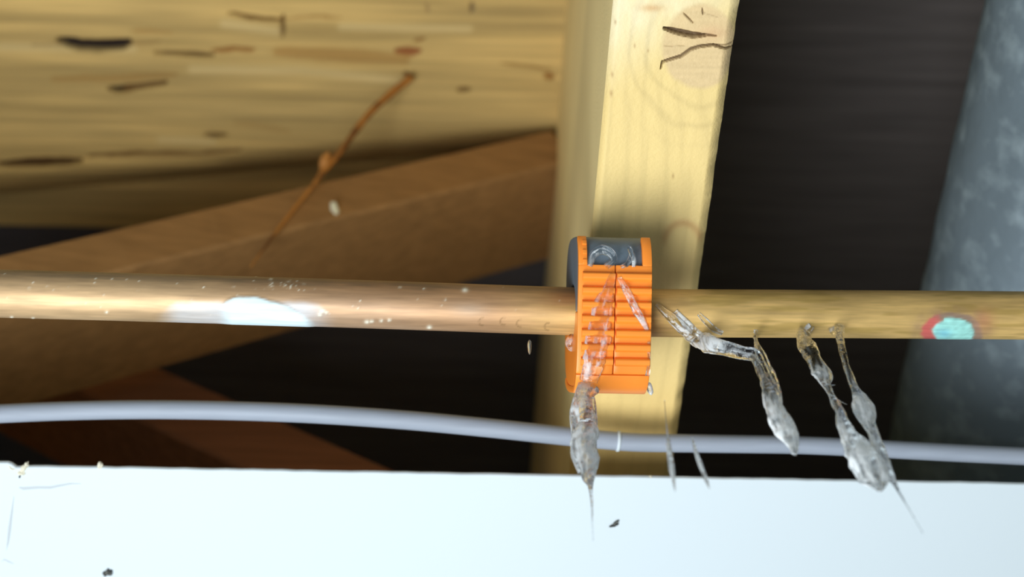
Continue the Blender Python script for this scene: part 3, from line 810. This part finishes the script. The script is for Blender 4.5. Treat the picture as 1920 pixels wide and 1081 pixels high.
# ------------------------------------------------------------------ water
def water_rope(name, pts, label, seed, group=None, n=150, ring=28, flat=0.7, turb=0.22, parent=None):
    """pts: (px, py, width px, where, foam 0..1); where = 'p' on the pipe face, ('c', lift) on the clamp face, or a y plane"""
    P3 = []
    for x, y, wpx, where, fo in pts:
        if where == 'p':
            p = pipe_hit(x, y, 0.0003)
        elif where == 'c':
            rr = ray(x, y); best = None
            for k in range(60):                       # march to the clamp face
                d = 0.30 + 0.11 * k / 59; q = CAM + rr * d - KC; u = q.dot(KU); nn = q.dot(KN)
                if abs(u) < DU and nn < prof(t_of_u(u))[0] + 0.0020: best = CAM + rr * d; break
            p = best if best is not None else CAM + rr * (KC - CAM).dot(FWD)
        else:
            p = at_y(x, y, where)
        d = (p - CAM).dot(FWD)
        P3.append((p.x, p.y, p.z, 0.5 * wpx * d / F, fo))
    n = int(n * 1.6); S_ = spline(P3, n)
    C = S_[:, :3]; R_ = np.clip(S_[:, 3], 0.00008, 1); fo = np.clip(S_[:, 4], 0, 1)
    T = np.gradient(C, axis=0); T /= np.linalg.norm(T, axis=1)[:, None] + 1e-12
    V = []; Cl = []
    fw = np.array(FWD); th = 2 * math.pi * np.arange(ring) / ring
    L = np.concatenate([[0], np.cumsum(np.linalg.norm(np.diff(C, axis=0), axis=1))])
    for i in range(len(C)):
        a = np.cross(T[i], fw); a /= np.linalg.norm(a) + 1e-12; b = np.cross(a, T[i])
        tw = 2.2 * math.sin(L[i] * 90 + seed)
        nn = fbm(np.full(ring, L[i] * 150 + seed * 5) + np.cos(th) * 1.2, np.sin(th) * 1.2 + seed, seed, 3) - 0.5
        nf = fbm(np.full(ring, L[i] * 500 + seed * 9) + np.cos(th) * 3, np.sin(th) * 3 + seed, seed + 70, 2) - 0.5
        fs = sstep(0.60 - 0.30 * fo[i], 0.67 - 0.30 * fo[i], fbm(np.cos(th) * 2.6 + seed * 2.7 + L[i] * 25, np.sin(th) * 2.6 + L[i] * 95, seed + 90, 3))
        nb = fbm(np.array([L[i] * 240 + seed * 3.3]), np.array([0.5]), seed + 40, 2)[0] - 0.5
        for k in range(ring):
            rr = R_[i] * (1 + turb * 2.4 * nn[k] + turb * 0.5 * nf[k] + turb * 1.4 * nb + 0.12 * math.sin(2 * th[k] + tw))
            V.append(C[i] + rr * (math.cos(th[k]) * a + flat * math.sin(th[k]) * b))
            Cl.append([fo[i] * fs[k]] * 3)
    Fc = grid_faces(len(C), ring, wrap=True).tolist() + [list(range(ring))[::-1], [(len(C) - 1) * ring + k for k in range(ring)]]
    me = pymesh(name, V, Fc, np.array(Cl))
    bm = bmesh.new(); bm.from_mesh(me); bmesh.ops.recalc_face_normals(bm, faces=bm.faces); bm.to_mesh(me); bm.free()
    o = link(name, me, M_water, parent=parent)
    if label: tag(o, label, 'water', group)
    return o
G = 'water leaking from the pipe'
yp = lambda x: pipe_centre(x).y
yc = (KC + KU * 0.022 + KN * 0.012).y
# main stream off the clamp's lower left, fed by a sheet running down its ribs
s1 = water_rope('water_stream', [(1103, 722, 40, yc, .25), (1094, 745, 44, yc, .5), (1092, 775, 42, yc, .9), (1098, 805, 46, yc, 1), (1094, 835, 50, yc, .9), (1102, 865, 40, yc, .8), (1103, 892, 26, yc, .6), (1107, 912, 9, yc, .2), (1110, 950, 4, yc, .0), (1112, 1012, 1, yc, 0)],
           'broad bubbly water stream falling from the lower left of the clamp', 3, G, turb=0.30)
water_rope('strand', [(1078, 745, 8, yc, .5), (1072, 775, 10, yc, .7), (1076, 815, 10, yc, .7), (1074, 850, 9, yc, .6), (1086, 885, 7, yc, .5)], None, 23, parent=s1, ring=14, n=70)
water_rope('strand', [(1112, 745, 8, yc, .4), (1116, 790, 9, yc, .6), (1114, 835, 10, yc, .7), (1118, 868, 8, yc, .6), (1110, 892, 6, yc, .5)], None, 27, parent=s1, ring=14, n=70)
water_rope('water_film', [(1150, 512, 8, 'c', 0), (1140, 545, 20, 'c', .1), (1128, 585, 36, 'c', .28), (1120, 630, 38, 'c', .32), (1112, 680, 34, 'c', .4), (1104, 715, 32, 'c', .2)],
           'wet film running down the left half of the clamp ribs', 7, G, flat=0.22, turb=0.3)
water_rope('water_trickle', [(1160, 520, 8, 'c', .3), (1178, 552, 14, 'c', .45), (1192, 580, 14, 'c', .5), (1205, 602, 13, 'c', .5), (1214, 618, 8, 'c', .4)],
           'thin trickle slanting across the right half of the clamp', 9, G, flat=0.3)
water_rope('water_trickle', [(1216, 640, 5, 'c', .1), (1217, 680, 6, 'c', .1), (1214, 704, 8, 'c', .2)],
           'thin trickle down the right edge of the clamp', 29, G, flat=0.5, n=60)
water_rope('water_splash', [(1106, 498, 9, 'c', .4), (1112, 478, 12, 'c', .5), (1128, 468, 16, 'c', .4), (1144, 474, 14, 'c', .4), (1150, 488, 12, 'c', .3), (1136, 500, 10, 'c', .4)],
           'clear splash in the grey window, left side', 33, G, flat=0.4, n=90)
water_rope('water_splash', [(1164, 500, 8, 'c', .5), (1176, 494, 10, 'c', .3), (1184, 478, 10, 'c', .2), (1180, 464, 8, 'c', .1), (1188, 484, 8, 'c', .6), (1188, 500, 6, 'c', .6)],
           'clear splash in the grey window, right side', 37, G, flat=0.4, n=90)
def bead(px_, py_, d, rx, ry, label, seed, foam_glint=0.2, tilt=0):
    tag(blob('water_drop', px_, py_, d, rx, ry, rx, M_water, seed, 0.15, foam_glint=foam_glint, tilt=tilt), label, 'water', G)
dk = (KC - CAM).dot(FWD)
bead(1071, 641, dk - 0.002, .0017, .0026, 'round water drop at the left side of the clamp under the pipe', 3, .3)
bead(993, 650, dk, .0006, .0022, 'faint falling drop beneath the pipe left of the clamp', 4, .1)
bead(1218, 728, dk - 0.01, .0010, .0020, 'bright drop hanging off the lower right corner of the clamp', 6, .6, tilt=-0.3)
# thin streams over the joist foot and beside it
ya = (KC + KN * 0.010).y
water_rope('water_stream', [(1246, 750, 1.2, ya, .1), (1250, 800, 2.5, ya, .2), (1254, 840, 9, ya, .7), (1258, 870, 10, ya, .8), (1262, 893, 8, ya, .7), (1266, 920, 1.5, ya, 0)],
           'thin stream falling over the foot of the knotted joist', 13, G, n=90, ring=14)
water_rope('water_stream', [(1298, 820, 2, ya, .1), (1304, 845, 7, ya, .7), (1312, 868, 9, ya, .8), (1322, 893, 8, ya, .7), (1330, 915, 1.5, ya, 0)],
           'short thin stream just right of the knotted joist', 15, G, n=90, ring=14)
# sheets running off the pipe right of the clamp
y1 = yp(1400) - 0.001
water_rope('water_stream', [(1230, 570, 9, 'p', .5), (1255, 592, 18, 'p', .6), (1285, 618, 26, 'p', .6), (1305, 634, 32, 'p', .6), (1335, 645, 30, y1, .6), (1365, 654, 24, y1, .3), (1395, 662, 20, y1, .25), (1415, 668, 22, y1, .3),
                            (1428, 692, 26, y1, .2), (1443, 725, 30, y1, .25), (1450, 755, 38, y1, .6), (1462, 785, 46, y1, 1), (1477, 812, 40, y1, .95), (1487, 836, 20, y1, .8), (1489, 851, 9, y1, .5)],
           'twisted stream with a milky blob, leaving the pipe nearest the clamp', 17, G, n=230, turb=0.2)
water_rope('water_trickle', [(1266, 583, 8, 'p', .6), (1285, 605, 14, 'p', .7), (1305, 622, 16, 'p', .7), (1330, 632, 10, 'p', .5)], 'trickle on the pipe, left one of two right of the clamp', 39, G, flat=.5, n=70)
water_rope('water_trickle', [(1310, 588, 7, 'p', .6), (1325, 603, 13, 'p', .8), (1340, 618, 13, 'p', .8), (1354, 624, 10, 'p', .7)], 'trickle on the pipe, right one of two right of the clamp', 41, G, flat=.5, n=70)
water_rope('water_stream', [(1417, 618, 8, 'p', .5), (1416, 632, 10, 'p', .2), (1421, 650, 14, y1, .15), (1434, 685, 18, y1, .15), (1450, 715, 18, y1, .2), (1462, 745, 10, y1, .2), (1466, 765, 4, y1, .2)],
           'clear stream joining the milky blob from a bead under the pipe', 43, G, n=110)
y2 = yp(1530) - 0.001
water_rope('water_stream', [(1522, 610, 12, 'p', .5), (1508, 622, 26, 'p', .2), (1510, 640, 30, y2, .1), (1520, 662, 28, y2, .1), (1532, 685, 30, y2, .3), (1543, 702, 36, y2, .8), (1548, 718, 22, y2, .5), (1558, 738, 11, y2, .3), (1566, 755, 16, y2, .4), (1575, 772, 18, y2, .3),
                            (1580, 792, 26, y2, .5), (1592, 815, 34, y2, .6), (1608, 840, 50, y2, .9), (1622, 865, 56, y2, 1), (1636, 888, 50, y2, .9), (1644, 903, 36, y2, .7), (1650, 920, 6, y2, .1)],
           'middle stream with a round bead and a wide milky foot', 19, G, n=240, turb=0.22)
water_rope('water_strand', [(1548, 722, 3, y2, .2), (1560, 722, 2, y2, .2), (1566, 721, .6, y2, .1)], 'hair-thin spray tip beside the round bead', 45, G, n=30, ring=10)
water_rope('water_strand', [(1556, 740, 3, y2, .3), (1572, 750, 2.5, y2, .3), (1588, 758, .6, y2, .1)], 'hair-thin spray tip below the round bead', 47, G, n=30, ring=10)
y3 = yp(1600) - 0.001
water_rope('water_stream', [(1556, 621, 14, 'p', .3), (1572, 613, 18, 'p', .2), (1575, 632, 20, y3, .15), (1580, 660, 15, y3, .1), (1590, 695, 14, y3, .15), (1603, 728, 18, y3, .4), (1615, 752, 34, y3, .8), (1622, 772, 38, y3, .9), (1628, 792, 24, y3, .6), (1638, 812, 18, y3, .5),
                            (1647, 838, 22, y3, .5), (1658, 868, 22, y3, .5), (1672, 897, 16, y3, .4), (1684, 918, 7, y3, .1), (1706, 955, 3.5, y3, 0), (1730, 998, 1, y3, 0)],
           'rightmost stream, narrow with one diamond-shaped blob', 21, G, n=240, turb=0.2)
